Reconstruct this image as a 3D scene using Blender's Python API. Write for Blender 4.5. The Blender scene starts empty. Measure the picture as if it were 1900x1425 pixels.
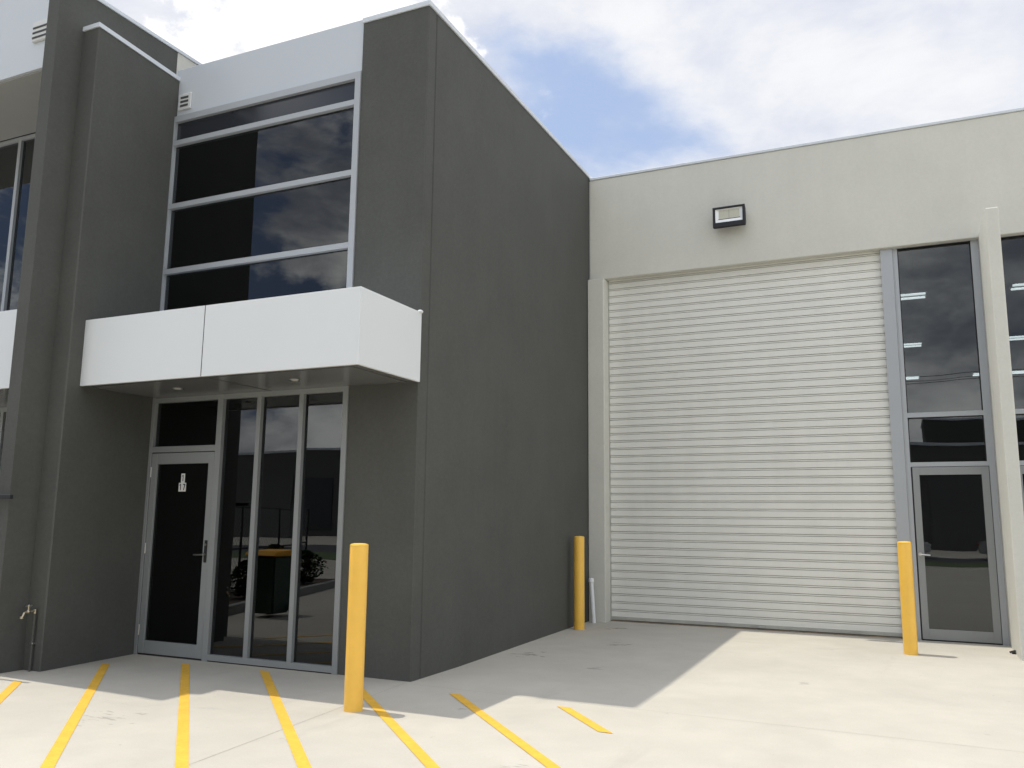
import bpy, bmesh, math, random
from mathutils import Vector, Matrix
random.seed(7)
S = bpy.context.scene
COL = S.collection

# ------------------------------------------------------------------ camera
R0 = Vector((0.909419, 0.415756, 0.010162)); R1 = Vector((-0.05572, 0.14641, -0.98765)); R2 = Vector((-0.412076, 0.897534, 0.156929))
R2.normalize(); R0 = (R0 - R2*R0.dot(R2)).normalized(); DN = R2.cross(R0)
cam = bpy.data.objects.new('camera', bpy.data.cameras.new('camera'))
M = Matrix.Identity(4)
for i in range(3):
    M[i][0] = R0[i]; M[i][1] = -DN[i]; M[i][2] = -R2[i]
M[0][3], M[1][3], M[2][3] = 0, 0, 1.6
cam.matrix_world = M
cam.data.sensor_width = 36; cam.data.lens = 29.984
cam.data.clip_start = 0.05; cam.data.clip_end = 2000
COL.objects.link(cam); S.camera = cam

# ------------------------------------------------------------------ view / sun / sky
S.view_settings.view_transform = 'Standard'; S.view_settings.look = 'None'
S.view_settings.exposure = 0.35; S.view_settings.gamma = 1
SUNV = Vector((0.315, -0.014, -1.0)).normalized()          # direction the light travels
sun = bpy.data.objects.new('sun', bpy.data.lights.new('sun', 'SUN'))
sun.data.energy = 2.75; sun.data.angle = math.radians(0.55); sun.data.color = (1.0, 0.955, 0.87)
sun.rotation_euler = SUNV.to_track_quat('-Z', 'Y').to_euler()
sun.location = (-5, 0, 20); COL.objects.link(sun)

W = bpy.data.worlds.new("World"); S.world = W; W.use_nodes = True
nt = W.node_tree; nt.nodes.clear()
def N(t, **k):
    n = nt.nodes.new(t)
    for a, b in k.items(): setattr(n, a, b)
    return n
def L(a, b): nt.links.new(a, b)
def MX(fac, a, b):
    n = N('ShaderNodeMix', data_type='RGBA')
    for s, v in ((0, fac), (6, a), (7, b)):
        if hasattr(v, 'is_linked'): L(v, n.inputs[s])
        else: n.inputs[s].default_value = v
    return n.outputs[2]
def MATH(op, a, b=None, clamp=False):
    n = N('ShaderNodeMath', operation=op, use_clamp=clamp)
    for s, v in ((0, a), (1, b)):
        if v is None: continue
        if hasattr(v, 'is_linked'): L(v, n.inputs[s])
        else: n.inputs[s].default_value = v
    return n.outputs[0]
def RAMP(v, a, b, c=0.0, d=1.0):
    n = N('ShaderNodeMapRange', interpolation_type='SMOOTHSTEP'); L(v, n.inputs[0])
    for i, x in enumerate((a, b, c, d)): n.inputs[i+1].default_value = x
    return n.outputs[0]
def NOISE(vec, scale, detail=8, rough=.55, dist=0.0, off=(0, 0, 0), sc=(1, 1, 1)):
    m = N('ShaderNodeMapping'); m.inputs['Location'].default_value = off; m.inputs['Scale'].default_value = sc; L(vec, m.inputs[0])
    n = N('ShaderNodeTexNoise'); n.inputs['Scale'].default_value = scale; n.inputs['Detail'].default_value = detail
    n.inputs['Roughness'].default_value = rough; n.inputs['Distortion'].default_value = dist; L(m.outputs[0], n.inputs['Vector'])
    return n.outputs[0]
BG = 0.12
sky = N('ShaderNodeTexSky', sky_type='NISHITA', sun_disc=False)
sky.sun_elevation = math.asin(-SUNV.z); sky.sun_rotation = math.atan2(-SUNV.x, -SUNV.y)
sky.air_density = 1.0; sky.dust_density = 1.2; sky.ozone_density = 1.0
tc = N('ShaderNodeTexCoord'); D = tc.outputs['Generated']
def blob(d, lo, hi):
    n = N('ShaderNodeVectorMath', operation='DOT_PRODUCT'); L(D, n.inputs[0]); n.inputs[1].default_value = Vector(d).normalized()
    return RAMP(n.outputs['Value'], lo, hi)
front = N('ShaderNodeVectorMath', operation='DOT_PRODUCT'); L(D, front.inputs[0]); front.inputs[1].default_value = (0, 1, 0)
FR = RAMP(front.outputs['Value'], -0.25, 0.45)
K = 1.0/BG
hazy = MX(FR, (0.15*K, 0.20*K, 0.34*K, 1), (0.38*K, 0.475*K, 0.68*K, 1))     # pale blue in the hazy half, deep blue opposite
base = MX(0.75, sky.outputs[0], hazy)
n1 = NOISE(D, 2.3, 10, .56, .35, off=(1.3, .4, .2), sc=(1, 1, 1.9))
n2 = NOISE(D, 7.0, 8, .6, .1, off=(4.1, 2.2, 0.7), sc=(1, 1, 2.2))
cov = MATH('ADD', n1, MATH('MULTIPLY', MATH('SUBTRACT', n2, .5), .28))
cov = MATH('ADD', cov, MATH('MULTIPLY', FR, .13))
bl = MATH('ADD', MATH('MULTIPLY', blob((-0.265, .885, .385), .980, .9995), 1.3), MATH('MULTIPLY', blob((-0.33, .775, .535), .975, .999), .7))
cov = MATH('SUBTRACT', cov, MATH('MULTIPLY', bl, .10))
cov = MATH('ADD', cov, MATH('MULTIPLY', blob((-0.05, .90, .43), .93, .995), .12))
cov = MATH('ADD', cov, MATH('MULTIPLY', blob((.045, -.97, .24), .90, .99), .13))
mask = MATH('ADD', MATH('MULTIPLY', RAMP(cov, .35, .60), FR), MATH('MULTIPLY', RAMP(cov, .46, .54), MATH('SUBTRACT', 1.0, FR)))
shade = RAMP(NOISE(D, 4.2, 8, .6, .2, off=(7.3, 1.1, 2.9), sc=(1, 1, 2.0)), .34, .66)
cfront = MX(shade, (.56*K, .59*K, .675*K, 1), (.74*K, .745*K, .765*K, 1))
cback = MX(shade, (.40*K, .43*K, .50*K, 1), (1.75*K, 1.74*K, 1.68*K, 1))
cloud = MX(FR, cback, cfront)
puffn = NOISE(D, 9.0, 9, .6, .1, off=(2.1, 5.2, 1.7), sc=(1, 1, 1.3))
puff = MATH('MULTIPLY', RAMP(MATH('ADD', puffn, MATH('MULTIPLY', blob((-0.545, .675, .505), .975, .9985), .20)), .58, .68), blob((-0.545, .675, .505), .955, .985))
out = MX(puff, MX(mask, base, cloud), (.95*K, .95*K, .95*K, 1))
zz = N('ShaderNodeVectorMath', operation='DOT_PRODUCT'); L(D, zz.inputs[0]); zz.inputs[1].default_value = (0, 0, 1)
glow = MATH('ADD', RAMP(zz.outputs['Value'], .60, .98, 1.0, 2.2), MATH('MULTIPLY', blob(-SUNV, .80, 1.0), .6))
vs = N('ShaderNodeVectorMath', operation='SCALE'); L(out, vs.inputs[0]); L(glow, vs.inputs['Scale']); out = vs.outputs[0]
bgn = N('ShaderNodeBackground'); bgn.inputs[1].default_value = BG; L(out, bgn.inputs[0])
wo = N('ShaderNodeOutputWorld'); L(bgn.outputs[0], wo.inputs[0])

# ------------------------------------------------------------------ materials
def mat(name, col, rough=.6, metal=0.0, var=0.0, vscale=3.0, bump=0.0, bscale=120.0, emis=None, spec=.5, coat=0, streak=0, grain=0, gscale=30):
    m = bpy.data.materials.new(name); m.use_nodes = True
    t = m.node_tree; p = t.nodes['Principled BSDF']
    p.inputs['Base Color'].default_value = (*col, 1); p.inputs['Roughness'].default_value = rough
    p.inputs['Metallic'].default_value = metal; p.inputs['Specular IOR Level'].default_value = spec
    p.inputs['Coat Weight'].default_value = coat
    g = t.nodes.new('ShaderNodeNewGeometry')
    if var:
        n = t.nodes.new('ShaderNodeTexNoise'); n.inputs['Scale'].default_value = vscale; n.inputs['Detail'].default_value = 9; n.inputs['Roughness'].default_value = .62
        t.links.new(g.outputs['Position'], n.inputs['Vector'])
        r = t.nodes.new('ShaderNodeMapRange'); r.inputs[1].default_value = .3; r.inputs[2].default_value = .7
        r.inputs[3].default_value = 1-var; r.inputs[4].default_value = 1+var; t.links.new(n.outputs[0], r.inputs[0])
        f = r.outputs[0]
        if streak:
            mp = t.nodes.new('ShaderNodeMapping'); mp.inputs['Scale'].default_value = (5, 5, .35); t.links.new(g.outputs['Position'], mp.inputs[0])
            n2 = t.nodes.new('ShaderNodeTexNoise'); n2.inputs['Scale'].default_value = 1.2; n2.inputs['Detail'].default_value = 6
            t.links.new(mp.outputs[0], n2.inputs['Vector'])
            r2 = t.nodes.new('ShaderNodeMapRange'); r2.inputs[1].default_value = .3; r2.inputs[2].default_value = .7
            r2.inputs[3].default_value = 1-streak; r2.inputs[4].default_value = 1+streak; t.links.new(n2.outputs[0], r2.inputs[0])
            mm = t.nodes.new('ShaderNodeMath'); mm.operation = 'MULTIPLY'; t.links.new(f, mm.inputs[0]); t.links.new(r2.outputs[0], mm.inputs[1]); f = mm.outputs[0]
        if grain:
            n3 = t.nodes.new('ShaderNodeTexNoise'); n3.inputs['Scale'].default_value = gscale; n3.inputs['Detail'].default_value = 3; n3.inputs['Roughness'].default_value = .7
            t.links.new(g.outputs['Position'], n3.inputs['Vector'])
            r3 = t.nodes.new('ShaderNodeMapRange'); r3.inputs[1].default_value = .35; r3.inputs[2].default_value = .65
            r3.inputs[3].default_value = 1-grain; r3.inputs[4].default_value = 1+grain; t.links.new(n3.outputs[0], r3.inputs[0])
            mm = t.nodes.new('ShaderNodeMath'); mm.operation = 'MULTIPLY'; t.links.new(f, mm.inputs[0]); t.links.new(r3.outputs[0], mm.inputs[1]); f = mm.outputs[0]
        v = t.nodes.new('ShaderNodeVectorMath'); v.operation = 'SCALE'; v.inputs[0].default_value = col
        t.links.new(f, v.inputs['Scale']); t.links.new(v.outputs[0], p.inputs['Base Color'])
    if bump:
        n = t.nodes.new('ShaderNodeTexNoise'); n.inputs['Scale'].default_value = bscale; n.inputs['Detail'].default_value = 4
        t.links.new(g.outputs['Position'], n.inputs['Vector'])
        b = t.nodes.new('ShaderNodeBump'); b.inputs['Strength'].default_value = bump; b.inputs['Distance'].default_value = .004
        t.links.new(n.outputs[0], b.inputs['Height']); t.links.new(b.outputs[0], p.inputs['Normal'])
    if emis:
        p.inputs['Emission Color'].default_value = (*emis[0], 1); p.inputs['Emission Strength'].default_value = emis[1]
    return m
CHAR = mat('charcoal_render', (.080, .082, .074), .75, var=.08, vscale=1.3, bump=.6, bscale=120, streak=.025, grain=.055, gscale=28, spec=.35)
CREAM = mat('cream_render', (.61, .605, .545), .8, var=.035, vscale=1.1, bump=.4, bscale=110, streak=.012, grain=.02, gscale=30, spec=.3)
WHITE = mat('white_composite', (.705, .73, .735), .38, var=.012, vscale=.8)
FASCIA = mat('silver_composite', (.53, .565, .60), .42, var=.012, vscale=.8)
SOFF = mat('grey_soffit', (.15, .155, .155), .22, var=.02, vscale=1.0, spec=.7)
ALU = mat('anodised_aluminium', (.27, .285, .285), .42, metal=.15, var=.03, vscale=2.5, spec=.5)
ALUB = mat('bright_aluminium', (.40, .42, .44), .40, metal=.15, var=.02, vscale=2.5)
CAPM = mat('cap_flashing', (.62, .66, .70), .4, var=.03, vscale=2.0)
GAP = mat('dark_joint', (.015, .015, .015), .8, var=.1)
ROLL = mat('roller_steel', (.755, .755, .705), .45, var=.03, vscale=2.2, spec=.4, streak=.02)
RAILM = mat('bottom_rail_steel', (.40, .40, .36), .6, var=.15, vscale=4)
RUST = mat('threshold_angle', (.22, .17, .115), .8, var=.3, vscale=6)
YEL = mat('yellow_powdercoat', (.88, .52, .078), .38, var=.05, vscale=5, coat=.2)
CHROME = mat('satin_chrome', (.62, .61, .58), .28, metal=1.0, var=.03)
BRASS = mat('brass_fitting', (.50, .44, .33), .35, metal=1.0, var=.1, vscale=30)
PVC = mat('white_pvc', (.80, .82, .82), .4, var=.04, vscale=8)
BLK = mat('black_powdercoat', (.010, .011, .014), .6, var=.1)
BLKR = mat('rubber_black', (.012, .012, .012), .7, var=.1)
REFL = mat('reflector_metal', (.75, .76, .75), .28, metal=.4, var=.03)
LED = mat('led_panel', (.55, .55, .45), .5, var=.05, vscale=60)
TUBE = mat('lit_tube', (.9, .95, .95), .4, var=.01, emis=((.95, 1.0, .98), 2.6))
PLAST = mat('white_vent_plastic', (.62, .63, .62), .5, var=.03)
DARKV = mat('vent_dark', (.06, .06, .06), .8, var=.1)
ROOMW = mat('room_wall', (.22, .22, .21), .85, var=.05)
ROOMD = mat('room_dark', (.05, .05, .05), .9, var=.05)
STICK = mat('sticker_white', (.70, .70, .68), .5, var=.02)
STICKB = mat('sticker_black', (.01, .01, .01), .5, var=.02)
SEAL = mat('silicone', (.72, .74, .74), .5, var=.05, vscale=20)
PAVE = mat('precast_grey', (.25, .25, .24), .85, var=.08)
SOIL = mat('mulch', (.06, .042, .028), .95, var=.4, vscale=12, bump=.8, bscale=30)
LEAF = mat('leaf_green', (.045, .075, .025), .6, var=.35, vscale=8)
STEM = mat('bark_brown', (.09, .06, .04), .9, var=.2)
BING = mat('bin_body_green', (.02, .045, .03), .5, var=.08)
BINY = mat('bin_lid_yellow', (.75, .38, .03), .5, var=.05)
ROAD = mat('asphalt', (.05, .05, .052), .9, var=.15, vscale=2, bump=.5, bscale=80)
GRASS = mat('grass_verge', (.07, .10, .035), .95, var=.3, vscale=4, bump=.8, bscale=40)
WIRE = mat('galvanised_wire', (.18, .19, .19), .5, metal=.6, var=.1)
CARP = mat('silver_car_paint', (.45, .46, .48), .25, metal=.5, var=.01, coat=1)
CARW = mat('white_car_paint', (.72, .72, .70), .3, var=.01, coat=1)
TYRE = mat('tyre_rubber', (.02, .02, .02), .9, var=.1)
LAMPR = mat('red_lens', (.3, .02, .02), .2, var=.05)

def glass(name, tint, ior, base=(.01, .012, .013)):
    m = bpy.data.materials.new(name); m.use_nodes = True; t = m.node_tree; t.nodes.clear()
    o = t.nodes.new('ShaderNodeOutputMaterial'); mix = t.nodes.new('ShaderNodeMixShader')
    tr = t.nodes.new('ShaderNodeBsdfTransparent'); tr.inputs[0].default_value = (*tint, 1)
    gl = t.nodes.new('ShaderNodeBsdfGlossy'); gl.inputs['Roughness'].default_value = 0.0; gl.inputs[0].default_value = (.95, .98, 1, 1)
    fr = t.nodes.new('ShaderNodeFresnel'); fr.inputs[0].default_value = ior
    g = t.nodes.new('ShaderNodeNewGeometry')
    n = t.nodes.new('ShaderNodeTexNoise'); n.inputs['Scale'].default_value = 1.1; n.inputs['Detail'].default_value = 1
    b = t.nodes.new('ShaderNodeBump'); b.inputs['Strength'].default_value = .014; b.inputs['Distance'].default_value = .1
    t.links.new(g.outputs['Position'], n.inputs['Vector']); t.links.new(n.outputs[0], b.inputs['Height']); t.links.new(b.outputs[0], gl.inputs['Normal'])
    t.links.new(fr.outputs[0], mix.inputs[0]); t.links.new(tr.outputs[0], mix.inputs[1]); t.links.new(gl.outputs[0], mix.inputs[2])
    t.links.new(mix.outputs[0], o.inputs[0]); return m
GLASS = glass('tinted_glass', (.24, .26, .27), 1.72)
GLASSW = glass('warehouse_glass', (.42, .44, .45), 1.72)
SPAN = mat('spandrel_glass', (.022, .025, .032), .16, var=.05, vscale=.6, spec=.7)

def gz(y): return 0.0 if y < 8.6 else min(.058, (y-8.6)*.058/4.3)
def ground_mat():
    m = mat('concrete_slab', (.422, .396, .338), .85, bump=.25, bscale=60, spec=.25)
    t = m.node_tree; p = t.nodes['Principled BSDF']
    g = t.nodes.new('ShaderNodeNewGeometry')
    def noi(sc, det, lo, hi, a, b, scl=(1, 1, 1), dist=0, off=(0, 0, 0)):
        mp = t.nodes.new('ShaderNodeMapping'); mp.inputs['Scale'].default_value = scl; mp.inputs['Location'].default_value = off; t.links.new(g.outputs['Position'], mp.inputs[0])
        n = t.nodes.new('ShaderNodeTexNoise'); n.inputs['Scale'].default_value = sc; n.inputs['Detail'].default_value = det; n.inputs['Distortion'].default_value = dist; n.inputs['Roughness'].default_value = .6
        t.links.new(mp.outputs[0], n.inputs['Vector'])
        r = t.nodes.new('ShaderNodeMapRange'); r.interpolation_type = 'SMOOTHSTEP'
        for i, x in enumerate((lo, hi, a, b)): r.inputs[i+1].default_value = x
        t.links.new(n.outputs[0], r.inputs[0]); return r.outputs[0]
    fs = [noi(.45, 8, .3, .7, .94, 1.05, dist=.4), noi(2.6, 10, .3, .7, .965, 1.03), noi(70, 3, .3, .7, .97, 1.03),
          noi(1.1, 7, .62, .74, 1.0, .90, scl=(.5, 1.6, 1), dist=1.0, off=(3, 5, 0)), noi(9, 4, .68, .74, 1.0, .86, off=(1, 9, 0)),
          noi(1.9, 6, .60, .72, 1.0, .93, scl=(1, .25, 1), off=(8, 2, 0))]
    for (sx, sy, sr) in ((-4.165, 9.69, .30), (-3.43, 10.86, .26), (-3.95, 12.3, .22), (-3.2, 9.2, .2), (-1.0, 9.3, .12), (-2.4, 5.3, .3), (-3.55, 6.75, .08), (1.5, 10.2, .25), (-5.9, 5.2, .35)):
        d = t.nodes.new('ShaderNodeVectorMath'); d.operation = 'DISTANCE'; t.links.new(g.outputs['Position'], d.inputs[0]); d.inputs[1].default_value = (sx, sy, gz(sy))
        a = t.nodes.new('ShaderNodeMapRange'); t.links.new(d.outputs['Value'], a.inputs[0])
        for i, x in enumerate((0, sr, .19, 0)): a.inputs[i+1].default_value = x
        mp = t.nodes.new('ShaderNodeMapping'); mp.inputs['Scale'].default_value = (4, 16, 1); mp.inputs['Rotation'].default_value = (0, 0, .4*sx); t.links.new(g.outputs['Position'], mp.inputs[0])
        n = t.nodes.new('ShaderNodeTexNoise'); n.inputs['Scale'].default_value = 1.3; n.inputs['Detail'].default_value = 5; t.links.new(mp.outputs[0], n.inputs['Vector'])
        ad = t.nodes.new('ShaderNodeMath'); ad.operation = 'ADD'; t.links.new(a.outputs[0], ad.inputs[0]); t.links.new(n.outputs[0], ad.inputs[1])
        rr = t.nodes.new('ShaderNodeMapRange'); t.links.new(ad.outputs[0], rr.inputs[0])
        m2 = t.nodes.new('ShaderNodeMath'); m2.operation = 'GREATER_THAN'; t.links.new(a.outputs[0], m2.inputs[0]); m2.inputs[1].default_value = .001
        for i, x in enumerate((.66, .72, 0.0, .62 if sy > 9.5 else .28)): rr.inputs[i+1].default_value = x
        m3 = t.nodes.new('ShaderNodeMath'); m3.operation = 'MULTIPLY'; t.links.new(rr.outputs[0], m3.inputs[0]); t.links.new(m2.outputs[0], m3.inputs[1])
        m4 = t.nodes.new('ShaderNodeMath'); m4.operation = 'SUBTRACT'; m4.inputs[0].default_value = 1; t.links.new(m3.outputs[0], m4.inputs[1]); fs.append(m4.outputs[0])
    f = fs[0]
    for q in fs[1:]:
        mm = t.nodes.new('ShaderNodeMath'); mm.operation = 'MULTIPLY'; t.links.new(f, mm.inputs[0]); t.links.new(q, mm.inputs[1]); f = mm.outputs[0]
    v = t.nodes.new('ShaderNodeVectorMath'); v.operation = 'SCALE'; v.inputs[0].default_value = (.422, .396, .338)
    t.links.new(f, v.inputs['Scale']); t.links.new(v.outputs[0], p.inputs['Base Color'])
    return m
CONC = ground_mat()

def paint_mat():
    m = mat('yellow_line_paint', (.66, .385, .048), .6, var=.09, grain=.06, gscale=40, vscale=6, bump=.2, bscale=70, spec=.3)
    return m
LINEP = paint_mat()

# ------------------------------------------------------------------ helpers
class MB:
    def __init__(s): s.b = bmesh.new()
    def box(s, x0, x1, y0, y1, z0, z1, bev=0.0, seg=1):
        r = bmesh.ops.create_cube(s.b, size=1.0); vs = r['verts']
        for v in vs:
            v.co = Vector((x0+(v.co.x+.5)*(x1-x0), y0+(v.co.y+.5)*(y1-y0), z0+(v.co.z+.5)*(z1-z0)))
        if bev > 0:
            es = list({e for v in vs for e in v.link_edges})
            bmesh.ops.bevel(s.b, geom=es, offset=bev, segments=seg, affect='EDGES', profile=.5)
        return s
    def cyl(s, p, q, r, r2=None, n=24, cap=True):
        p = Vector(p); q = Vector(q); d = q-p; r2 = r if r2 is None else r2
        mt = Matrix.Translation((p+q)/2) @ d.to_track_quat('Z', 'Y').to_matrix().to_4x4()
        bmesh.ops.create_cone(s.b, cap_ends=cap, segments=n, radius1=r, radius2=r2, depth=d.length, matrix=mt); return s
    def sph(s, c, r, sc=(1, 1, 1), n=16):
        bmesh.ops.create_uvsphere(s.b, u_segments=n, v_segments=n//2, radius=r, matrix=Matrix.Translation(c) @ Matrix.Diagonal((*sc, 1))); return s
    def face(s, pts):
        s.b.faces.new([s.b.verts.new(p) for p in pts]); return s
    def prism(s, pts, ext):
        """closed polygon pts extruded by vector ext"""
        ext = Vector(ext); a = [s.b.verts.new(p) for p in pts]; c = [s.b.verts.new(Vector(p)+ext) for p in pts]; n = len(pts)
        s.b.faces.new(a); s.b.faces.new(c[::-1])
        for i in range(n): s.b.faces.new((a[i], c[i], c[(i+1) % n], a[(i+1) % n]))
        bmesh.ops.recalc_face_normals(s.b, faces=s.b.faces); return s
    def lathe(s, prof, c, n=32):
        rings = []
        for r, z in prof:
            if r < 1e-6: rings.append([s.b.verts.new((c[0], c[1], c[2]+z))])
            else: rings.append([s.b.verts.new((c[0]+r*math.cos(2*math.pi*i/n), c[1]+r*math.sin(2*math.pi*i/n), c[2]+z)) for i in range(n)])
        for a, b in zip(rings, rings[1:]):
            for i in range(n):
                j = (i+1) % n
                if len(a) == 1: s.b.faces.new((a[0], b[i], b[j]))
                elif len(b) == 1: s.b.faces.new((a[i], a[j], b[0]))
                else: s.b.faces.new((a[i], a[j], b[j], b[i]))
        bmesh.ops.recalc_face_normals(s.b, faces=s.b.faces); return s
    def build(s, name, m, parent=None, smooth=False, label=None):
        me = bpy.data.meshes.new(name)
        if smooth:
            for f in s.b.faces: f.smooth = True
        s.b.to_mesh(me); s.b.free(); me.materials.append(m)
        if smooth: me.set_sharp_from_angle(angle=math.radians(38))
        o = bpy.data.objects.new(name, me); COL.objects.link(o)
        if parent:
            o.parent = parent
            w = Vector(parent.location) if parent.type == 'EMPTY' and parent.parent is None else None
            if w is not None:
                me.transform(Matrix.Translation(-w))
        if label: o['label'] = label
        return o
def thing(name, label, cat, loc=(0, 0, 0), group=None):
    o = bpy.data.objects.new(name, None); COL.objects.link(o); o.location = loc; o.empty_display_size = .2
    o['label'] = label; o['category'] = cat
    if group: o['group'] = group
    return o
# NOTE: parts of a thing are given in world coordinates; sub-parts under a part at a thing with a non-zero base use sub()
def sub(mb, name, m, part, root, smooth=False, label=None):
    if name == 'pane':
        c = sum((v.co for v in mb.b.verts), Vector())/len(mb.b.verts)
        rot = Matrix.Rotation(math.radians(random.uniform(-.12, .12)), 4, 'X') @ Matrix.Rotation(math.radians(random.uniform(-.07, .07)), 4, 'Z')
        bmesh.ops.transform(mb.b, matrix=Matrix.Translation(c) @ rot @ Matrix.Translation(-c), verts=mb.b.verts)
    o = mb.build(name, m, None, smooth, label)
    o.data.transform(Matrix.Translation(-Vector(root.location))); o.parent = part; return o
def tag(o, label, cat, group=None):
    o['label'] = label; o['category'] = cat
    if group: o['group'] = group
    return o
def struct(o): o['kind'] = 'structure'; return o
def copy_tree(o, parent=None):
    c = o.copy(); COL.objects.link(c); c.parent = parent
    for ch in list(o.children): copy_tree(ch, c)
    return c

# ------------------------------------------------------------------ ground
b = MB()
xs = [-300, -60, -20, 20, 60, 300]; ys = [-300, -60, -18, 0, 8.6, 10, 11.5, 12.9, 60, 300]
gv = [[b.b.verts.new((x, y, gz(y))) for x in xs] for y in ys]
for j in range(len(ys)-1):
    for i in range(len(xs)-1): b.b.faces.new((gv[j][i], gv[j][i+1], gv[j+1][i+1], gv[j+1][i]))
struct(b.build('ground', CONC))
def strip(name, m, pts, z=.004, kind=True):
    bb = MB(); n = 1
    bb.face([(x, y, gz(y)+z) for x, y in pts]); o = bb.build(name, m)
    if kind: struct(o)
    return o
def joint(p, q, w=.006):
    p = Vector(p); q = Vector(q); d = (q-p).normalized(); nn = Vector((-d.y, d.x))*w/2
    bb = MB(); k = 12
    for i in range(k):
        a = p.lerp(q, i/k); c = p.lerp(q, (i+1)/k)
        bb.face([(a.x+nn.x, a.y+nn.y, gz(a.y)+.003), (c.x+nn.x, c.y+nn.y, gz(c.y)+.003), (c.x-nn.x, c.y-nn.y, gz(c.y)+.003), (a.x-nn.x, a.y-nn.y, gz(a.y)+.003)])
    return bb
JM = mat('saw_cut', (.24, .225, .19), .9, var=.2, vscale=3)
jb = [((-4.58, 7.58), (-4.15, 2.0)), ((-4.56, 7.50), (9, 7.1)), ((3.4, 7.3), (3.2, 13.0))]
for p, q in jb: struct(joint(p, q, .0035).build('slab_joint', JM))
struct(MB().face([(-300, -26, .005), (300, -26, .005), (300, -18, .005), (-300, -18, .005)]).build('road', ROAD))
struct(MB().face([(-300, -18, .006), (300, -18, .006), (300, -12.5, .006), (-300, -12.5, .006)]).build('grass_verge', GRASS))

# yellow hatch lines: (x, y) of the two ends, running at 45 degrees
HL = [((-7.93, 5.86), (-4.6, 2.53), 'far left yellow hatch line running out of the photo at the lower left edge'),
      ((-8.03, 6.955), (-4.10, 3.03), 'yellow hatch line starting by the charcoal side wall left of the glass door'),
      ((-7.28, 7.355), (-3.30, 3.37), 'yellow hatch line starting in front of the glass entrance door'),
      ((-6.24, 7.41), (-2.60, 3.71), 'yellow hatch line starting below the three narrow sidelight panes'),
      ((-5.02, 7.29), (-1.60, 3.82), 'yellow hatch line passing behind the nearest yellow bollard'),
      ((-3.90, 7.285), (-0.80, 4.02), 'yellow hatch line starting just right of the charcoal building corner'),
      ((-2.795, 7.225), (-2.18, 6.525), 'short stub of yellow hatch line lying wholly in the sun, furthest right')]
for (p, q, lb) in HL:
    bb = MB(); hw = .0595; k = 10; p = Vector(p); q = Vector(q)
    for i in range(k):
        a = p.lerp(q, i/k); c = p.lerp(q, (i+1)/k)
        bb.face([(a.x-hw, a.y, .004), (a.x+hw, a.y, .004), (c.x+hw, c.y, .004), (c.x-hw, c.y, .004)])
    bmesh.ops.remove_doubles(bb.b, verts=bb.b.verts, dist=1e-5)
    tag(bb.build('hatch_line', LINEP), lb, 'floor marking', 'yellow hatch lines painted on the concrete')

# ------------------------------------------------------------------ charcoal office building
XS = -4.56; XL = -8.26; YF = 7.6; YW = 12.95; HT = 7.335
office = thing('office_building', 'two storey charcoal rendered office unit with glass front and white awning', 'building', (XL, YF, 0))
b = MB(); # front return panel (pier) with chamfered corner and groove
b.prism([(-5.44, YF, -.05), (XS-.012, YF, -.05), (XS, YF+.012, -.05), (XS, YF+.165, -.05), (XS-.012, YF+.172, -.05), (-5.44, YF+.172, -.05)], (0, 0, HT+.05-.03))
b.build('front_pier', CHAR, office)
b = MB(); b.prism([(XS-.18, YF+.184, -.05), (XS-.01, YF+.184, -.05), (XS, YF+.194, -.05), (XS, YW+.3, -.05), (XS-.18, YW+.3, -.05)], (0, 0, HT+.05-.03))
b.build('side_wall', CHAR, office)
MB().box(XS-.17, XS-.02, YF+.1725, YF+.1835, 0, HT-.04).build('wall_joint', GAP, office)
b = MB(); b.box(-5.45, XS+.018, YF-.018, YF+.2, HT-.032, HT+.028, .004); b.build('parapet_cap', CAPM, office)
b = MB(); b.box(XS-.2, XS+.018, YF+.2015, YW+.22, HT-.032, HT+.028, .004); b.build('parapet_cap', CAPM, office)
# silver fascia over the window
fb = MB().box(-8.37, -5.452, YF+.02, YF+.10, 6.725, 7.372, .003).build('fascia_panel', FASCIA, office)
MB().box(-8.37, -5.452, YF+.05, YF+.12, 6.70, 6.724).build('wall_joint', GAP, office)
MB().box(-8.25, XS-.2, YF+.45, YW+6, 6.95, 7.05).build('roof', ROOMD, office)
MB().box(-8.45, XS-.19, YF+.12, 13.0, 3.2, 3.55).build('floor_slab', ROOMD, office)
MB().box(-8.25, XS-.19, 12.6, 12.7, 0, 7.0).build('room_wall', ROOMW, office)
MB().box(-8.45, -8.27, YF+.1, 12.7, 0, 7.1).build('room_wall', ROOMW, office)
# vent
v = MB().box(-8.29, -8.08, YF-.005, YF+.02, 6.785, 7.005, .006); vent = v.build('wall_vent', PLAST, office)
for i in range(3):
    vb = MB(); z = 6.825+i*.055; vb.box(-8.25, -8.12, YF-.012, YF-.0052, z, z+.026); sub(vb, 'slot', DARKV, vent, office)

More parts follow.
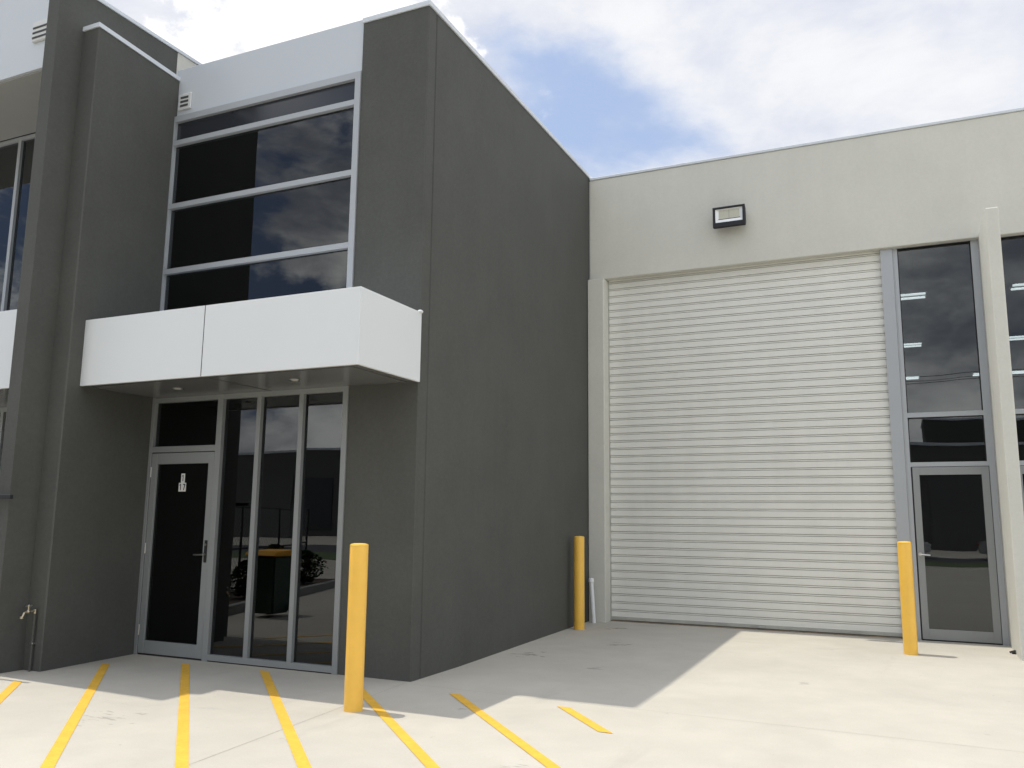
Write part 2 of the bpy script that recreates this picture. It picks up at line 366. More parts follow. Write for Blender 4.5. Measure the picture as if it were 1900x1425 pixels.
# upper window
win = MB()
X0, X1 = -8.36, -5.442
win.box(X0, X0+.055, YF-.02, YF+.08, 3.6, 6.70)
win.box(X1-.075, X1, YF-.02, YF+.08, 3.6, 6.70)
win.box(X0+.05, X1-.075, YF-.02, YF+.08, 6.62, 6.70)
for z in (6.33, 5.477, 4.62): win.box(X0+.05, X1-.075, YF-.022, YF+.078, z-.032, z+.032)
win.box(X0+.05, X1-.075, YF-.02, YF+.08, 3.6, 3.7)
wf = win.build('window', ALUB, office)
gs = MB().box(X0+.05, X1-.075, YF+.03, YF+.04, 6.366, 6.62); sub(gs, 'spandrel_pane', SPAN, wf, office)
for z0, z1 in ((5.513, 6.294), (4.656, 5.441), (3.70, 4.584)):
    sub(MB().box(X0+.05, X1-.075, YF+.03, YF+.04, z0, z1), 'pane', GLASS, wf, office)
gk = MB()
for z in (6.366, 5.513, 4.656): gk.box(X0+.05, X1-.075, YF+.012, YF+.03, z, z+.012)
sub(gk, 'glazing_gasket', BLKR, wf, office)

# shopfront
sf = MB(); FX0, FX1 = -8.35, -5.438
def fr(b, x0, x1, z0, z1, y0=-.02, y1=.09): b.box(x0, x1, YF+y0, YF+y1, z0, z1, .002)
fr(sf, FX0, FX0+.075, 0, 3.03); fr(sf, FX1-.065, FX1, 0, 3.03)
fr(sf, -7.275, -7.195, 0, 3.03)
for x in (-6.66, -6.062): fr(sf, x-.03, x+.03, .075, 2.96, -.018, .088)
fr(sf, FX0+.075, -7.275, 2.355, 2.425); fr(sf, FX0+.075, -7.275, 2.96, 3.03, -.018, .088); fr(sf, -7.195, FX1-.065, 2.96, 3.03, -.018, .088)
fr(sf, -7.195, FX1-.065, .012, .075)
shop = sf.build('shopfront', ALU, office)
for x0, x1, z0, z1 in ((FX0+.075, -7.275, 2.425, 2.96), (-7.195, -6.69, .075, 2.96), (-6.63, -6.092, .075, 2.96), (-6.032, FX1-.065, .075, 2.96)):
    sub(MB().box(x0, x1, YF+.03, YF+.04, z0, z1), 'pane', GLASS, shop, office)
sub(MB().box(-7.195, FX1-.065, YF-.012, YF+.06, -.01, .010), 'sill_gap', GAP, shop, office)
# entrance door
dr = MB(); DX0, DX1 = -8.268, -7.283
fr(dr, DX0, DX0+.085, .02, 2.345, -.012, .045); fr(dr, DX1-.085, DX1, .02, 2.345, -.012, .045)
fr(dr, DX0+.085, DX1-.085, 2.215, 2.345, -.011, .044); fr(dr, DX0+.085, DX1-.085, .02, .165, -.011, .044)
door = dr.build('door', ALU, office)
sub(MB().box(DX0+.085, DX1-.085, YF+.012, YF+.022, .165, 2.215), 'pane', GLASS, door, office)
gp = MB(); gp.box(DX0-.005, DX0-.001, YF-.008, YF+.04, .02, 2.35); gp.box(DX1+.001, DX1+.006, YF-.008, YF+.04, .02, 2.35); gp.box(DX0, DX1, YF-.008, YF+.04, 2.346, 2.354)
gp.box(DX0, DX1, YF-.005, YF+.04, -.01, .018)
sub(gp, 'door_gap', GAP, door, office)
for z in (2.12, 1.22, .28):
    sub(MB().cyl((DX0+.002, YF-.016, z-.06), (DX0+.002, YF-.016, z+.06), .008, n=12), 'hinge', CHROME, door, office, True)
hb = MB(); hx = DX1-.038
hb.box(hx-.02, hx+.02, YF-.022, YF-.0122, 1.08, 1.33, .006, 2)
h = sub(hb, 'handle_plate', BLKR, door, office)
hb = MB(); hb.cyl((hx, YF-.02, 1.17), (hx, YF-.065, 1.17), .011, n=14); hb.cyl((hx+.008, YF-.062, 1.17), (hx-.135, YF-.062, 1.165), .010, .008, n=14)
sub(MB().cyl((hx, YF-.02, 1.28), (hx, YF-.03, 1.28), .014, n=14), 'key_cylinder', CHROME, door, office, True)
sub(hb, 'handle', CHROME, door, office, True)
# door number stickers
sb = MB(); cx = -7.768; zt = 2.0
sb.box(cx-.028, cx+.028, YF+.0085, YF+.0115, zt-.01, zt+.098); sb.box(cx-.058, cx+.054, YF+.0085, YF+.0115, zt-.112, zt-.0105)
sub(sb, 'number_sticker', STICK, door, office)
def one(bb, x, z, h, s=1):
    y0, y1 = YF+.0065, YF+.0084
    bb.box(x-.006*s, x+.006*s, y0, y1, z, z+h); bb.prism([(x-.006*s, y0, z+h), (x-.006*s, y0, z+h-.014), (x-.020*s, y0, z+h-.022), (x-.020*s, y0, z+h-.014)], (0, .0019, 0))
nb = MB(); one(nb, cx+.003, zt+.008, .075, .9); one(nb, cx-.028, zt-.098, .075)
y0 = YF+.0065; x7 = cx+.027
nb.prism([(x7-.018, y0, zt-.023), (x7+.018, y0, zt-.023), (x7+.018, y0, zt-.034), (x7, y0, zt-.098), (x7-.012, y0, zt-.098), (x7+.004, y0, zt-.036), (x7-.018, y0, zt-.036)], (0, .0019, 0))
sub(nb, 'numerals', STICKB, door, office)

# awning box
AY = 6.48; AZ0, AZ1 = 3.01, 3.755; SEAMX = -6.475
ab = MB()
ab.box(XL+.012, SEAMX-.006, AY, AY+.03, AZ0, AZ1, .002)
ab.box(SEAMX+.006, XS+.012, AY, AY+.03, AZ0, AZ1, .002)
ab.box(XS-.018, XS+.012, AY+.0305, YF-.002, AZ0, AZ1, .002)
aw = ab.build('awning', WHITE, office)
sub(MB().box(SEAMX-.0058, SEAMX+.0058, AY+.006, AY+.028, AZ0+.002, AZ1-.002), 'panel_seam', GAP, aw, office)
sub(MB().box(XL+.012, XS-.02, AY+.031, YF-.021, AZ1-.06, AZ1-.03), 'awning_roof', CAPM, aw, office)
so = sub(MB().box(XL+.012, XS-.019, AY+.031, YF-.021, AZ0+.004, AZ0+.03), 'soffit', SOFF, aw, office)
gg = MB(); gg.box(XL+.012, XS-.12, AY+.10, AY+.106, AZ0+.001, AZ0+.0038); gg.box(XS-.126, XS-.12, AY+.106, YF-.03, AZ0+.001, AZ0+.0038)
gg.box(SEAMX-.003, SEAMX+.003, AY+.106, YF-.03, AZ0+.001, AZ0+.0038)
sub(gg, 'soffit_joint', GAP, aw, office)
for x, y in ((-7.372, 7.054), (-5.728, 7.042)):
    dl = MB().lathe([(.055, -.004), (.055, 0), (.04, .002), (.038, -.006), (.05, -.008), (.055, -.004)], (x, y, AZ0+.004), 24)
    sub(dl, 'downlight', CHROME, aw, office, True)
    sub(MB().lathe([(0, -.002), (.037, -.002)], (x, y, AZ0+.003), 20), 'downlight_lens', STICK, aw, office)
sl = MB().sph((XS+.012, YF-.03, AZ1+.004), .028, (1, 1.4, .7), 12); sub(sl, 'sealant_blob', SEAL, aw, office, True)

# ------------------------------------------------------------------ dividing fin wall between the units
fin = thing('fin_wall', 'tall charcoal fin wall with pale cap dividing the entrance from the unit at left', 'wall', (-8.48, 5.965, 0))
FXR = -8.48; FZ = 7.70
b = MB().box(FXR-.19, FXR, 5.965, 7.70, -.05, FZ, .005, 2); b.build('wall_panel', CHAR, fin)
MB().box(FXR-.19, FXR, 7.7005, 16, -.05, FZ, .004).build('wall_panel', CREAM, fin, label='cream rear stretch of the fin wall')
MB().box(FXR-.205, FXR+.015, 5.95, 16, FZ+.0005, FZ+.05, .004).build('wall_cap', CAPM, fin)
b = MB(); b.prism([(FXR+.001, 6.30, -.05), (XL+.030, 6.30, -.05), (XL+.042, 6.312, -.05), (XL-.070, YF+.1, -.05), (FXR+.001, YF+.1, -.05)], (0, 0, 7.26)); b.build('wall_pilaster', CHAR, fin)
b = MB(); b.prism([(FXR+.002, 6.283, 7.2105), (XL+.057, 6.283, 7.2105), (XL-.050, YF+.018, 7.2105), (FXR+.002, YF+.018, 7.2105)], (0, 0, .052)); b.build('wall_cap', CAPM, fin)

# garden tap
TX, TY = -8.33, 6.27
tap = thing('garden_tap', 'brass garden tap on a dark pipe at the foot of the charcoal fin wall', 'tap', (TX, TY, 0))
MB().cyl((TX, TY, -.02), (TX, TY, .58), .012, n=14).build('riser_pipe', CHAR, tap, True)
b = MB(); b.cyl((TX, TY, .58), (TX, TY, .625), .015, n=14); b.cyl((TX, TY, .61), (TX-.01, TY-.11, .60), .013, n=14)
b.sph((TX-.008, TY-.07, .605), .022, n=14); b.cyl((TX-.008, TY-.07, .605), (TX-.008, TY-.07, .66), .010, n=12)
b.cyl((TX-.01, TY-.11, .60), (TX-.012, TY-.135, .545), .013, n=14); b.cyl((TX-.012, TY-.135, .562), (TX-.012, TY-.137, .54), .020, n=14)
body = b.build('tap_body', BRASS, tap, True)
b = MB(); b.cyl((TX-.045, TY-.07, .665), (TX+.03, TY-.07, .665), .007, n=10); b.cyl((TX-.008, TY-.105, .665), (TX-.008, TY-.035, .665), .007, n=10); b.sph((TX-.008, TY-.07, .665), .012, n=10)
b.build('tap_handle', CHROME, tap, True)
MB().box(TX-.022, TX+.022, TY-.016, TY+.032, .27, .29, .003).build('pipe_clip', CHROME, tap)

# ------------------------------------------------------------------ neighbouring unit (left edge)
nbx = FXR-.191
nb_ = thing('neighbour_unit', 'neighbouring unit at far left with white fascia, white awning and tall glazing', 'building', (-15, 6.4, 0))
f = MB().box(-15.5, nbx, 6.40, 6.44, 7.0, 8.4, .003).build('fascia_panel', FASCIA, nb_)
MB().box(-15.5, nbx, 6.442, 7.56, 6.985, 7.03).build('soffit', mat('pale_soffit', (.36, .36, .345), .5, var=.03), nb_)
MB().box(-15.5, nbx, 6.442, 14, 7.55, 7.65).build('roof', ROOMD, nb_)
b = MB()
for x in (-11.33, -14.0): b.box(x-.03, x+.03, 7.58, 7.68, 3.4, 6.985)
b.box(-15.5, nbx, 7.582, 7.678, 6.93, 6.984); b.box(-15.5, nbx, 7.582, 7.678, 3.3, 3.4)
w = b.build('window', ALUB, nb_)
for x0, x1 in ((-15.4, -14.03), (-13.97, -11.36), (-11.30, nbx-.01)):
    sub(MB().box(x0, x1, 7.62, 7.63, 3.4, 6.93), 'pane', GLASS, w, nb_)
a = MB().box(-15.5, nbx, 6.40, 6.43, 3.035, 3.965, .002).build('awning', WHITE, nb_)
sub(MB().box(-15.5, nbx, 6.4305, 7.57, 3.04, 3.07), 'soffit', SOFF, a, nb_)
sub(MB().box(-15.5, nbx, 6.4305, 7.57, 3.9, 3.93), 'awning_roof', CAPM, a, nb_)
b = MB()
for x in (-12.2, -11.1, -10.0, -9.0): b.box(x-.03, x+.03, 7.58, 7.68, 0, 2.975)
b.box(-15.5, nbx, 7.582, 7.678, 2.975, 3.04); b.box(-15.5, nbx, 7.582, 7.678, .0, .07)
w = b.build('shopfront', ALU, nb_)
for x0, x1 in ((-15.4, -12.23), (-12.17, -11.13), (-11.07, -10.03), (-9.97, -9.03)):
    sub(MB().box(x0, x1, 7.62, 7.63, .07, 2.975), 'pane', GLASS, w, nb_)
MB().box(-15.5, nbx, 7.85, 13, 3.15, 3.5).build('floor_slab', ROOMD, nb_)
MB().box(-15.5, nbx, 12.6, 12.7, 0, 7.5).build('room_wall', ROOMW, nb_)
MB().box(-15.6, -15.5, 6.4, 13, 0, 7.9).build('side_wall', CHAR, nb_)
v = MB().box(-9.50, -9.14, 6.36, 6.399, 7.36, 7.62, .006).build('wall_vent', PLAST, nb_)
for i in range(3):
    z = 7.39+i*.065; sub(MB().box(-9.48, -9.16, 6.352, 6.3595, z, z+.022), 'slot', DARKV, v, nb_)

# black handrail in front of the fin
hr = thing('handrail', 'end of a black steel handrail poking past the fin wall at the left edge', 'handrail', (-9.3, 5.88, 0))
b = MB(); b.box(-11.6, -8.325, 5.86, 5.90, 1.755, 1.80, .004); b.build('top_rail', BLK, hr)
for x in (-9.35, -11.4): MB().box(x-.02, x+.02, 5.862, 5.898, 0, 1.754).build('post', BLK, hr)
MB().box(-11.379, -9.371, 5.865, 5.895, .9, .94).build('mid_rail', BLK, hr)

# ------------------------------------------------------------------ warehouse
GZ = .058
wh = thing('warehouse', 'cream rendered warehouse front with tall glazing either side of a slim fin', 'building', (-4.5, 12.95, 0))
UB = 5.515
b = MB().box(XS+.012, 9.0, YW, YW+.16, UB, 7.25, .012, 2); b.build('upper_wall', CREAM, wh)
MB().box(XS+.0005, XS+.0115, YW+.02, YW+.15, UB-.01, 7.25).build('wall_joint', CAPM, wh)
b = MB(); b.box(XS+.02, 9.0, YW-.018, YW+.2, 7.2505, 7.292, .004); b.build('parapet_cap', CAPM, wh)
b = MB().box(XS+.006, -4.275, 12.845, 13.30, -.05, 5.505, .016, 2); b.build('column', CREAM, wh)
# roller door
RY = 13.10; RX0, RX1 = -4.2745, -.135; RZ0, RZ1 = .13, 5.62; NP = 46; P = (RZ1-RZ0)/NP
prof = []
for i in range(NP):
    z = RZ0+i*P
    for dz, dy in ((0, 0), (.62, -.003), (.635, .024), (.715, .026), (.755, .004), (.835, .004), (.850, .026), (.945, .028), (.965, .0)):
        prof.append((RY+dy, z+dz*P))
prof.append((RY, RZ1))
b = MB(); pv = None
nseg = 24
for (y, z) in prof:
    row = [b.b.verts.new((RX0+(RX1-RX0)*k/nseg, y, z)) for k in range(nseg+1)]
    if pv:
        for k in range(nseg): b.b.faces.new((pv[k], pv[k+1], row[k+1], row[k]))
    pv = row
rd = b.build('roller_door', ROLL, wh)
rd.data.materials[0] = ROLL
sm = rd.modifiers.new('thick', 'SOLIDIFY'); sm.thickness = .004; sm.offset = 1
b = MB(); b.box(RX0, RX1, RY-.012, RY+.02, GZ+.022, RZ0-.001, .003); sub(b, 'bottom_rail', RAILM, rd, wh)
b = MB(); b.box(RX0, RX1, RY-.03, RY+.02, GZ-.03, GZ+.014, .002); sub(b, 'threshold', RUST, rd, wh)
b = MB(); b.box(-2.05, -1.93, RY-.04, RY-.014, GZ+.025, GZ+.06, .006); sub(b, 'lock_bolt', RAILM, rd, wh)
b = MB(); b.box(RX0, RX0+.012, RY-.03, RY+.02, GZ, UB+.1); sub(b, 'guide_track', RAILM, rd, wh)
# grey flat mullion panel + window + door
def glazed_bay(x0, x1, pl, mirrored=False, lab=None):
    GY = 13.05
    gx0, gx1 = x0+.048, x1-.095
    b = MB()
    b.box(x0, gx0, GY, GY+.1, GZ, 5.60); b.box(gx1, x1, GY, GY+.1, GZ, 5.60)
    b.box(gx0, gx1, GY+.002, GY+.098, 5.512, 5.60); b.box(gx0, gx1, GY+.002, GY+.098, 3.06, 3.125); b.box(gx0, gx1, GY+.002, GY+.098, 2.375, 2.437)
    w = b.build('window', ALUB, wh)
    for z0, z1 in ((3.125, 5.512), (2.437, 3.06)):
        sub(MB().box(gx0, gx1, GY+.045, GY+.055, z0, z1), 'pane', GLASSW, w, wh)
    gk = MB()
    for z0, z1 in ((3.125, 5.512), (2.437, 3.06)):
        gk.box(gx0, gx0+.012, GY+.02, GY+.044, z0, z1); gk.box(gx1-.012, gx1, GY+.02, GY+.044, z0, z1); gk.box(gx0+.012, gx1-.012, GY+.02, GY+.044, z1-.012, z1)
    sub(gk, 'glazing_gasket', BLKR, w, wh)
    d = MB(); a0, a1 = gx0+.018, gx1+.012
    d.box(a0, a0+.085, GY-.012, GY+.035, GZ+.018, 2.368, .002); d.box(a1-.09, a1, GY-.012, GY+.035, GZ+.018, 2.368, .002)
    d.box(a0+.085, a1-.09, GY-.011, GY+.034, 2.262, 2.368, .002); d.box(a0+.085, a1-.09, GY-.011, GY+.034, GZ+.018, .212, .002)
    dd = d.build('door', ALU, wh)
    sub(MB().box(a0+.085, a1-.09, GY+.012, GY+.022, .212, 2.262), 'pane', GLASSW, dd, wh)
    g = MB(); g.box(a0-.008, a0-.001, GY-.006, GY+.03, GZ, 2.374); g.box(a1+.001, a1+.006, GY-.006, GY+.03, GZ, 2.374); g.box(a0, a1, GY-.006, GY+.03, 2.369, 2.3745)
    g.box(a0, a1, GY-.004, GY+.03, GZ-.01, GZ+.016)
    sub(g, 'door_gap', GAP, dd, wh)
    hb = MB(); hx = a0+.035; hz = 1.19
    hb.cyl((hx, GY-.012, hz), (hx, GY-.02, hz), .024, n=18); hb.cyl((hx, GY-.02, hz), (hx, GY-.06, hz), .010, n=12); hb.cyl((hx-.006, GY-.058, hz), (hx+.12, GY-.058, hz-.008), .010, .008, n=12)
    sub(hb, 'handle', CHROME, dd, wh, True)
b = MB(); b.prism([(-.1345, 13.02, GZ), (.022, 13.02, GZ), (.034, 13.035, GZ), (.0395, 13.035, GZ), (.0395, 13.2, GZ), (-.1345, 13.2, GZ)], (0, 0, 5.54)); b.build('mullion_panel', ALUB, wh)
glazed_bay(.04, 1.1175, True)
FBX0, FBX1 = 1.118, 1.265
glazed_bay(FBX1, 2.45, True)
MB().box(2.451, 9.0, 12.952, 13.1, -.05, UB-.001).build('lower_wall', CREAM, wh)
# warehouse room
MB().box(-8.4, 9, 34, 34.1, 0, 7).build('room_wall', ROOMW, wh)
MB().box(9, 9.1, 13.1, 34, 0, 7).build('room_wall', ROOMW, wh)
MB().box(-8.5, -8.4, 16.01, 34, 0, 7).build('room_wall', ROOMW, wh)
MB().box(-8.4, 9, 13.15, 34, 6.9, 7.0).build('roof', ROOMW, wh)
MB().box(-8.2, XS+.02, 13.1, 13.2, 0, 7).build('room_wall', ROOMW, wh)
MB().box(-3.2, -2.9, 30, 30.3, GZ, 6.9).build('room_column', CREAM, wh)

# cream wing wall (fin) right of the warehouse door
wg = thing('wing_wall', 'slim cream wing wall projecting between the two tall glazed bays', 'wall', (1.18, 12.0, 0))
b = MB().box(1.118, FBX1, 11.82, 13.2, -.05, 5.545, .015, 3); b.build('wall_panel', CREAM, wg)
b = MB().box(1.07, 1.112, 12.28, 12.36, gz(12.3), gz(12.3)+.03, .008, 2)
b.cyl((1.05, 12.29, gz(12.3)+.02), (1.11, 12.33, gz(12.3)+.035), .012, n=10)
tag(b.build('door_stop', BLKR, None, True), 'small black door stop on the concrete at the foot of the cream wing wall', 'door stop')

# warehouse lamps
proto = None
for j, y in enumerate((18.15, 23.3, 28.7)):
    for i, x in enumerate((-.12, 2.75)):
        if proto is None:
            lamp = thing('strip_light', '', 'ceiling light', (x, y, 6.0), 'strip lights inside the warehouse')
            b = MB().box(x-.72, x+.72, y-.19, y+.19, 6.05, 6.10, .004); hs = b.build('lamp_housing', PLAST, lamp)
            for s in (-.15, .15):
                MB().box(x-.70, x+.70, y+s-.03, y+s+.03, 6.015, 6.045, .01).build('tube', TUBE, lamp)
            for s in (-.5, .5): MB().cyl((x+s, y, 6.10), (x+s, y, 6.9), .006, n=6).build('hanger', WIRE, lamp)
            proto = lamp
        else:
            lamp = copy_tree(proto); lamp.location = (x, y, 6.0)
        lamp['label'] = '%s strip light seen through glass %s of the cream wing wall' % (('nearest', 'middle', 'farthest')[j], ('left', 'right')[i])

# floodlight
fl = thing('floodlight', 'black rectangular floodlight on the cream wall above the roller door', 'light', (-2.22, 12.95, 6.25))
x0, x1, zt, zb = -2.465, -1.985, 6.395, 6.075; yf = 12.80
b = MB()
b.prism([(x0, yf, zt), (x0, yf-.03, zb), (x0, yf+.015, zb-.0), (x0, yf+.07, zb+.05), (x0, yf+.07, zt-.03)], (x1-x0, 0, 0))
bmesh.ops.bevel(b.b, geom=list(b.b.edges), offset=.006, segments=2, affect='EDGES')
b.build('housing', BLK, fl)
b = MB()   # frame in front
for bx in ((x0-.004, x0+.034, zb+.0, zt+.004), (x1-.034, x1+.004, zb+.0, zt+.004), (x0+.034, x1-.034, zt-.028, zt+.004), (x0+.034, x1-.034, zb, zb+.075)):
    b.box(bx[0], bx[1], yf-.050, yf-.012, bx[2], bx[3], .005, 2)
b.build('front_frame', BLK, fl)
b = MB(); a0, a1, c0, c1 = x0+.034, x1-.034, zb+.075, zt-.028; yo, yi = yf-.03, yf-.004
i0, i1, k0, k1 = a0+.05, a1-.05, c0+.06, c1-.02
q = [(a0, yo, c0), (a1, yo, c0), (a1, yo, c1), (a0, yo, c1)]; r = [(i0, yi-.012, k0), (i1, yi-.012, k0), (i1, yi-.012, k1), (i0, yi-.012, k1)]
for i in range(4): b.face([q[i], q[(i+1) % 4], r[(i+1) % 4], r[i]])
b.build('reflector', REFL, fl)
b = MB(); mid = (i0+i1)/2; b.box(i0, mid-.006, yi-.014, yi-.0085, k0, k1); b.box(mid+.006, i1, yi-.014, yi-.0085, k0, k1); b.build('led_panel', LED, fl)
MB().box(mid-.0055, mid+.0055, yi-.016, yi-.009, k0, k1).build('divider', RAILM, fl)
b = MB(); b.box(-2.30, -2.15, 12.90, 12.949, 6.20, 6.28, .004); b.box(-2.255, -2.195, 12.84, 12.90, 6.215, 6.265); b.build('bracket', BLK, fl)

# ------------------------------------------------------------------ bollards
def bollard(x, y, r, z0, z1, lb):
    t = thing('bollard', lb, 'bollard', (x, y, z0), 'yellow steel bollards')
    b = MB().lathe([(r*.98, -.03), (r, .0), (r, z1-z0-.035), (r*.985, z1-z0-.026)], (x, y, z0), 40); b.build('post', YEL, t, True)
    b = MB().lathe([(r*1.0, z1-z0-.0255), (r*1.005, z1-z0-.018), (r*.93, z1-z0-.008), (r*.6, z1-z0-.002), (0, z1-z0)], (x, y, z0), 40); b.build('domed_cap', YEL, t, True)
    return t
bollard(-4.328, 6.290, .080, 0, 1.385, 'nearest yellow bollard, on the hatched concrete before the charcoal wall')
bollard(-4.387, 11.97, .076, gz(12), 1.372, 'shaded yellow bollard close to the charcoal wall left of the roller door')
bollard(-.045, 11.735, .081, gz(11.7), 1.385, 'yellow bollard in full sun at the right end of the roller door')

# pvc pipe
pp = thing('vent_pipe', 'short white plastic pipe with a cap leaning in the corner by the cream column', 'pipe', (-4.44, 12.73, GZ))
MB().cyl((-4.43, 12.74, .0), (-4.472, 12.74, .67), .033, n=20).build('pipe', PVC, pp, True)
MB().lathe([(.034, 0), (.041, .003), (.041, .055), (.036, .065), (0, .068)], (-4.472, 12.74, .655), 20).build('cap', PVC, pp, True)

# ------------------------------------------------------------------ things behind the camera, seen in the glass
# garden kerb + bed
K0, K1 = Vector((-9.95, 4.9)), Vector((-12.6, -2.8)); kd = (K1-K0).normalized(); kn = Vector((kd.y, -kd.x))
if kn.x > 0: kn = -kn
def kq(s, o): p = K0+kd*s+kn*o; return (p.x, p.y)
LEN = (K1-K0).length
b = MB(); b.prism([(*kq(0, 0), 0), (*kq(LEN, 0), 0), (*kq(LEN, .15), 0), (*kq(0, .15), 0)], (0, 0, .15))
struct(b.build('kerb', PAVE))
b = MB(); b.face([(*kq(0, .15), .1), (*kq(LEN, .15), .1), (*kq(LEN, 1.6), .1), (*kq(0, 1.6), .1)]); struct(b.build('garden_bed', SOIL))
fn = thing('chain_link_fence', 'black chain link fence beyond the garden bed, mirrored in the entrance glass', 'fence', (*kq(0, 1.2), 0))
for i in range(5):
    s = i*LEN/4; x, y = kq(s, 1.2); MB().cyl((x, y, 0), (x, y, 1.85), .025, n=10).build('post', BLK, fn, True)
for z in (1.82, .98, .2):
    b = MB(); b.cyl((*kq(0, 1.2), z), (*kq(LEN, 1.2), z), .018, n=8); b.build('rail', BLK, fn, True)
b = MB(); st = .13; n = int(LEN/st)
def wire(s0, z0, s1, z1):
    p = Vector((*kq(s0, 1.2), z0)); q = Vector((*kq(s1, 1.2), z1)); b.cyl(p, q, .0035, n=4, cap=False)
H_ = 1.6
for i in range(-int(H_/st), n):
    s0, s1, z0, z1 = i*st, i*st+H_, .2, .2+H_
    if s0 < 0: z0 -= s0; s0 = 0
    if s1 > LEN: z1 -= (s1-LEN); s1 = LEN
    if s1 > s0: wire(s0, z0, s1, z1); wire(LEN-s0, z0, LEN-s1, z1)
b.build('mesh', WIRE, fn)
def shrub(x, y, h, w, lb):
    t = thing('shrub', lb, 'shrub', (x, y, .1), 'shrubs in the garden bed')
    bs = MB()
    for i in range(7):
        a = random.random()*6.28; bs.cyl((x, y, .08), (x+math.cos(a)*w*.5, y+math.sin(a)*w*.5, .1+h*random.uniform(.6, .95)), .012, .004, n=5)
    bs.build('stem', STEM, t)
    bl = MB()
    for i in range(1500):
        a = random.random()*6.28; u = random.random()**.5; zz = random.random()
        rr = w*.62*u*math.sin(math.pi*(.15+.8*zz))*(1+.25*math.sin(3*a+zz*5))
        c = Vector((x+rr*math.cos(a), y+rr*math.sin(a), .15+h*zz))
        d = Vector((random.gauss(0, 1), random.gauss(0, 1), random.gauss(.4, 1))).normalized(); e = d.orthogonal().normalized()*.026; d = d*.085
        bl.face([c-d*.5, c+e, c+d*.5, c-e])
    bl.build('foliage', LEAF, t)
for i, (s, o, h, w_, lb) in enumerate(((.9, .6, .8, .7, 'low rounded shrub in the bed nearest the left unit, mirrored in the glass'), (2.9, .55, .65, .6, 'small green shrub beside the wheelie bin, mirrored in the glass'),
                      (4.6, .7, .9, .8, 'bushy green shrub mirrored in the right sidelight pane'), (6.4, .6, .7, .7, 'low green shrub at the far end of the garden bed'))):
    x, y = kq(s, o); shrub(x, y, h, w_, lb)
# wheelie bin
BX, BY = -9.62, 3.75
bn = thing('wheelie_bin', 'dark green wheelie bin with yellow lid, mirrored in the entrance glass', 'bin', (BX, BY, 0))
b = MB(); v0 = [(BX-.2, BY-.22), (BX+.2, BY-.22), (BX+.2, BY+.22), (BX-.2, BY+.22)]
vl = [b.b.verts.new((x, y, .06)) for x, y in v0]; vu = [b.b.verts.new((BX+(x-BX)*1.4, BY+(y-BY)*1.5, .98)) for x, y in v0]
b.b.faces.new(vl[::-1]); b.b.faces.new(vu)
for i in range(4): b.b.faces.new((vl[i], vl[(i+1) % 4], vu[(i+1) % 4], vu[i]))
bmesh.ops.bevel(b.b, geom=list(b.b.edges), offset=.03, segments=2, affect='EDGES'); b.build('bin_body', BING, bn)
b = MB(); b.prism([(BX-.31, BY-.36, .985), (BX-.31, BY+.36, .985), (BX-.31, BY+.30, 1.06), (BX-.31, BY-.25, 1.08)], (.62, 0, 0)); bmesh.ops.bevel(b.b, geom=list(b.b.edges), offset=.015, segments=2, affect='EDGES'); b.build('bin_lid', BINY, bn)
for s in (-1, 1): MB().cyl((BX+s*.24, BY-.24, .1), (BX+s*.29, BY-.24, .1), .1, n=20).build('wheel', TYRE, bn, True)
MB().cyl((BX-.25, BY-.37, .99), (BX+.25, BY-.37, .99), .015, n=8).build('handle', BING, bn, True)

# opposite warehouse, with openings
op = thing('opposite_warehouse', 'long low grey warehouse across the road, mirrored in the windows', 'building', (-20, -44, 0))
MB().box(-70, 40, -62, -44, 0, 7.3).build('wall', mat('opp_wall', (.10, .10, .097), .8, var=.08, vscale=.3), op)
MB().box(-70.1, 40.1, -62, -43.9, 7.3, 7.5).build('roof_cap', CAPM, op)
for i in range(8):
    x = -66+i*13.5
    MB().box(x, x+4.5, -43.98, -43.9, 0, 5.2).build('roller_door', mat('opp_door', (.10, .10, .10), .6, var=.05) if i == 0 else bpy.data.materials['opp_door'], op)
    MB().box(x+6, x+9, -43.98, -43.9, .5, 5.0).build('window', SPAN, op)
op2 = thing('taller_warehouse', 'taller dark unit rising behind the opposite warehouse, mirrored in the glass', 'building', (8, -72, 0))
MB().box(2, 22, -80, -70, 0, 12.0).build('wall', CHAR, op2)
MB().box(1.9, 22.1, -80.1, -69.9, 12.0, 12.2).build('roof_cap', CAPM, op2)
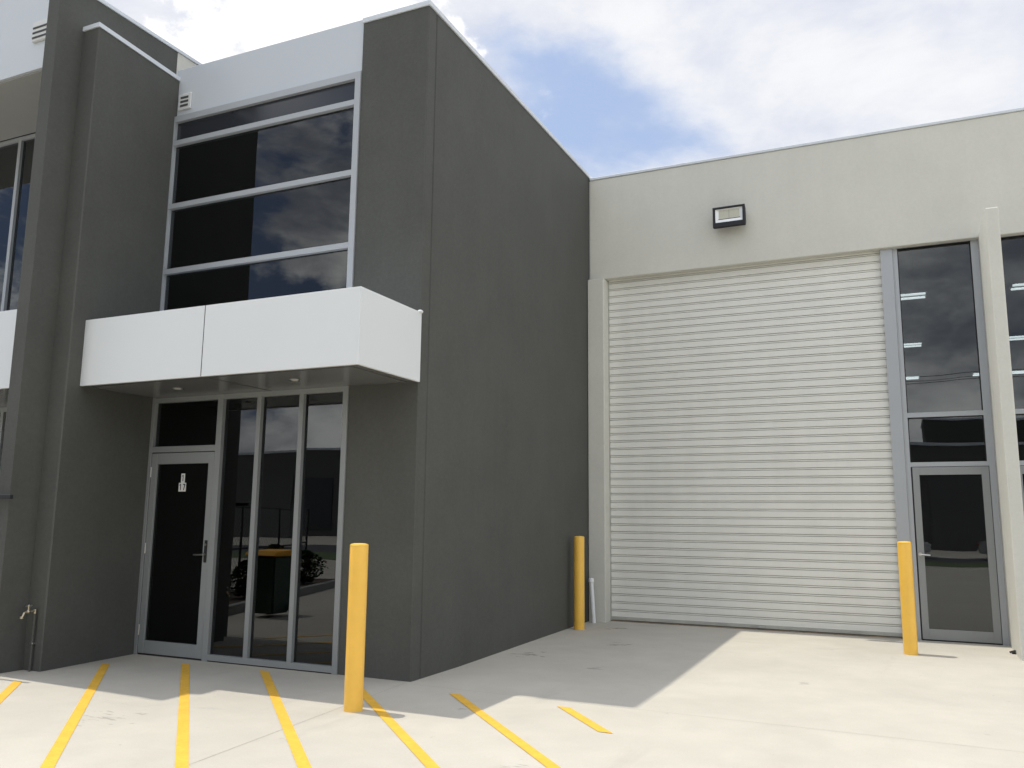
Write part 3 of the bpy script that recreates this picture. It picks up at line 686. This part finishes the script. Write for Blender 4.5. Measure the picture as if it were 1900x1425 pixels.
# power poles and wires across the road
WH_ = (8.9, 8.9, 8.9)
for i, px in enumerate((-30, 20, 70)):
    pl = thing('power_pole', ('timber power pole beyond the verge at left', 'timber power pole beyond the verge right of the parked cars', 'timber power pole beyond the verge at right')[i], 'power pole', (px, -17, 0), 'power poles along the road')
    MB().cyl((px, -17, 0), (px, -17, 9.6), .16, .11, n=14).build('pole', STEM, pl, True)
    MB().box(px-.06, px+.06, -18.1, -15.9, 8.7, 8.82).build('cross_arm', STEM, pl)
wr = thing('power_lines', 'thin overhead wires strung between the power poles', 'wires', (0, -17, 8.9))
for yy in (-18, -17.3, -16):
    b = MB(); pts = []
    for k in range(73):
        x = -80+k*2.5; u = ((x+30) % 50)/50; pts.append(Vector((x, yy, 8.88-1.0*4*u*(1-u)*.8)))
    for p, q in zip(pts, pts[1:]): b.cyl(p, q, .012, n=4, cap=False)
    b.build('wire', BLK, wr)
# parked cars across the yard
def car(x, y, m, lb):
    t = thing('parked_car', lb, 'car', (x, y, 0), 'cars parked across the road')
    pr = [(-2.15, .35), (2.15, .35), (2.2, .6), (2.1, .82), (1.3, .92), (.55, 1.4), (-1.0, 1.43), (-1.75, .98), (-2.15, .9), (-2.2, .6)]
    b = MB(); b.prism([(x+px, y-.85, pz) for px, pz in pr], (0, 1.7, 0)); bmesh.ops.bevel(b.b, geom=[e for e in b.b.edges], offset=.06, segments=2, affect='EDGES'); b.build('body', m, t, True)
    for s in (-1, 1):
        yy = y+s*.855
        b = MB(); b.prism([(x+1.05, yy, .95), (x+.5, yy, 1.33), (x-.95, yy, 1.35), (x-1.45, yy, .98)], (0, .01*s, 0)); b.build('side_window', SPAN, t)
        for wx in (-1.35, 1.35):
            w = MB().cyl((x+wx, y+s*.70, .32), (x+wx, y+s*.88, .32), .32, n=24).build('wheel', TYRE, t, True)
            sub(MB().cyl((x+wx, y+s*.88, .32), (x+wx, y+s*.885, .32), .2, n=16), 'rim', CHROME, w, t, True)
    for s in (-1, 1):
        MB().box(x+2.12, x+2.2, y+s*.6-.15, y+s*.6+.15, .62, .74, .01).build('headlight', REFL, t)
        MB().box(x-2.2, x-2.12, y+s*.6-.15, y+s*.6+.15, .7, .85, .01).build('tail_light', LAMPR, t)
car(-1.2, -22.5, CARW, 'white parked car across the yard, mirrored at left in the warehouse door')
car(5.2, -22.5, CARP, 'silver parked car across the yard, mirrored at right in the warehouse door')

S.render.resolution_x = 1024; S.render.resolution_y = 768
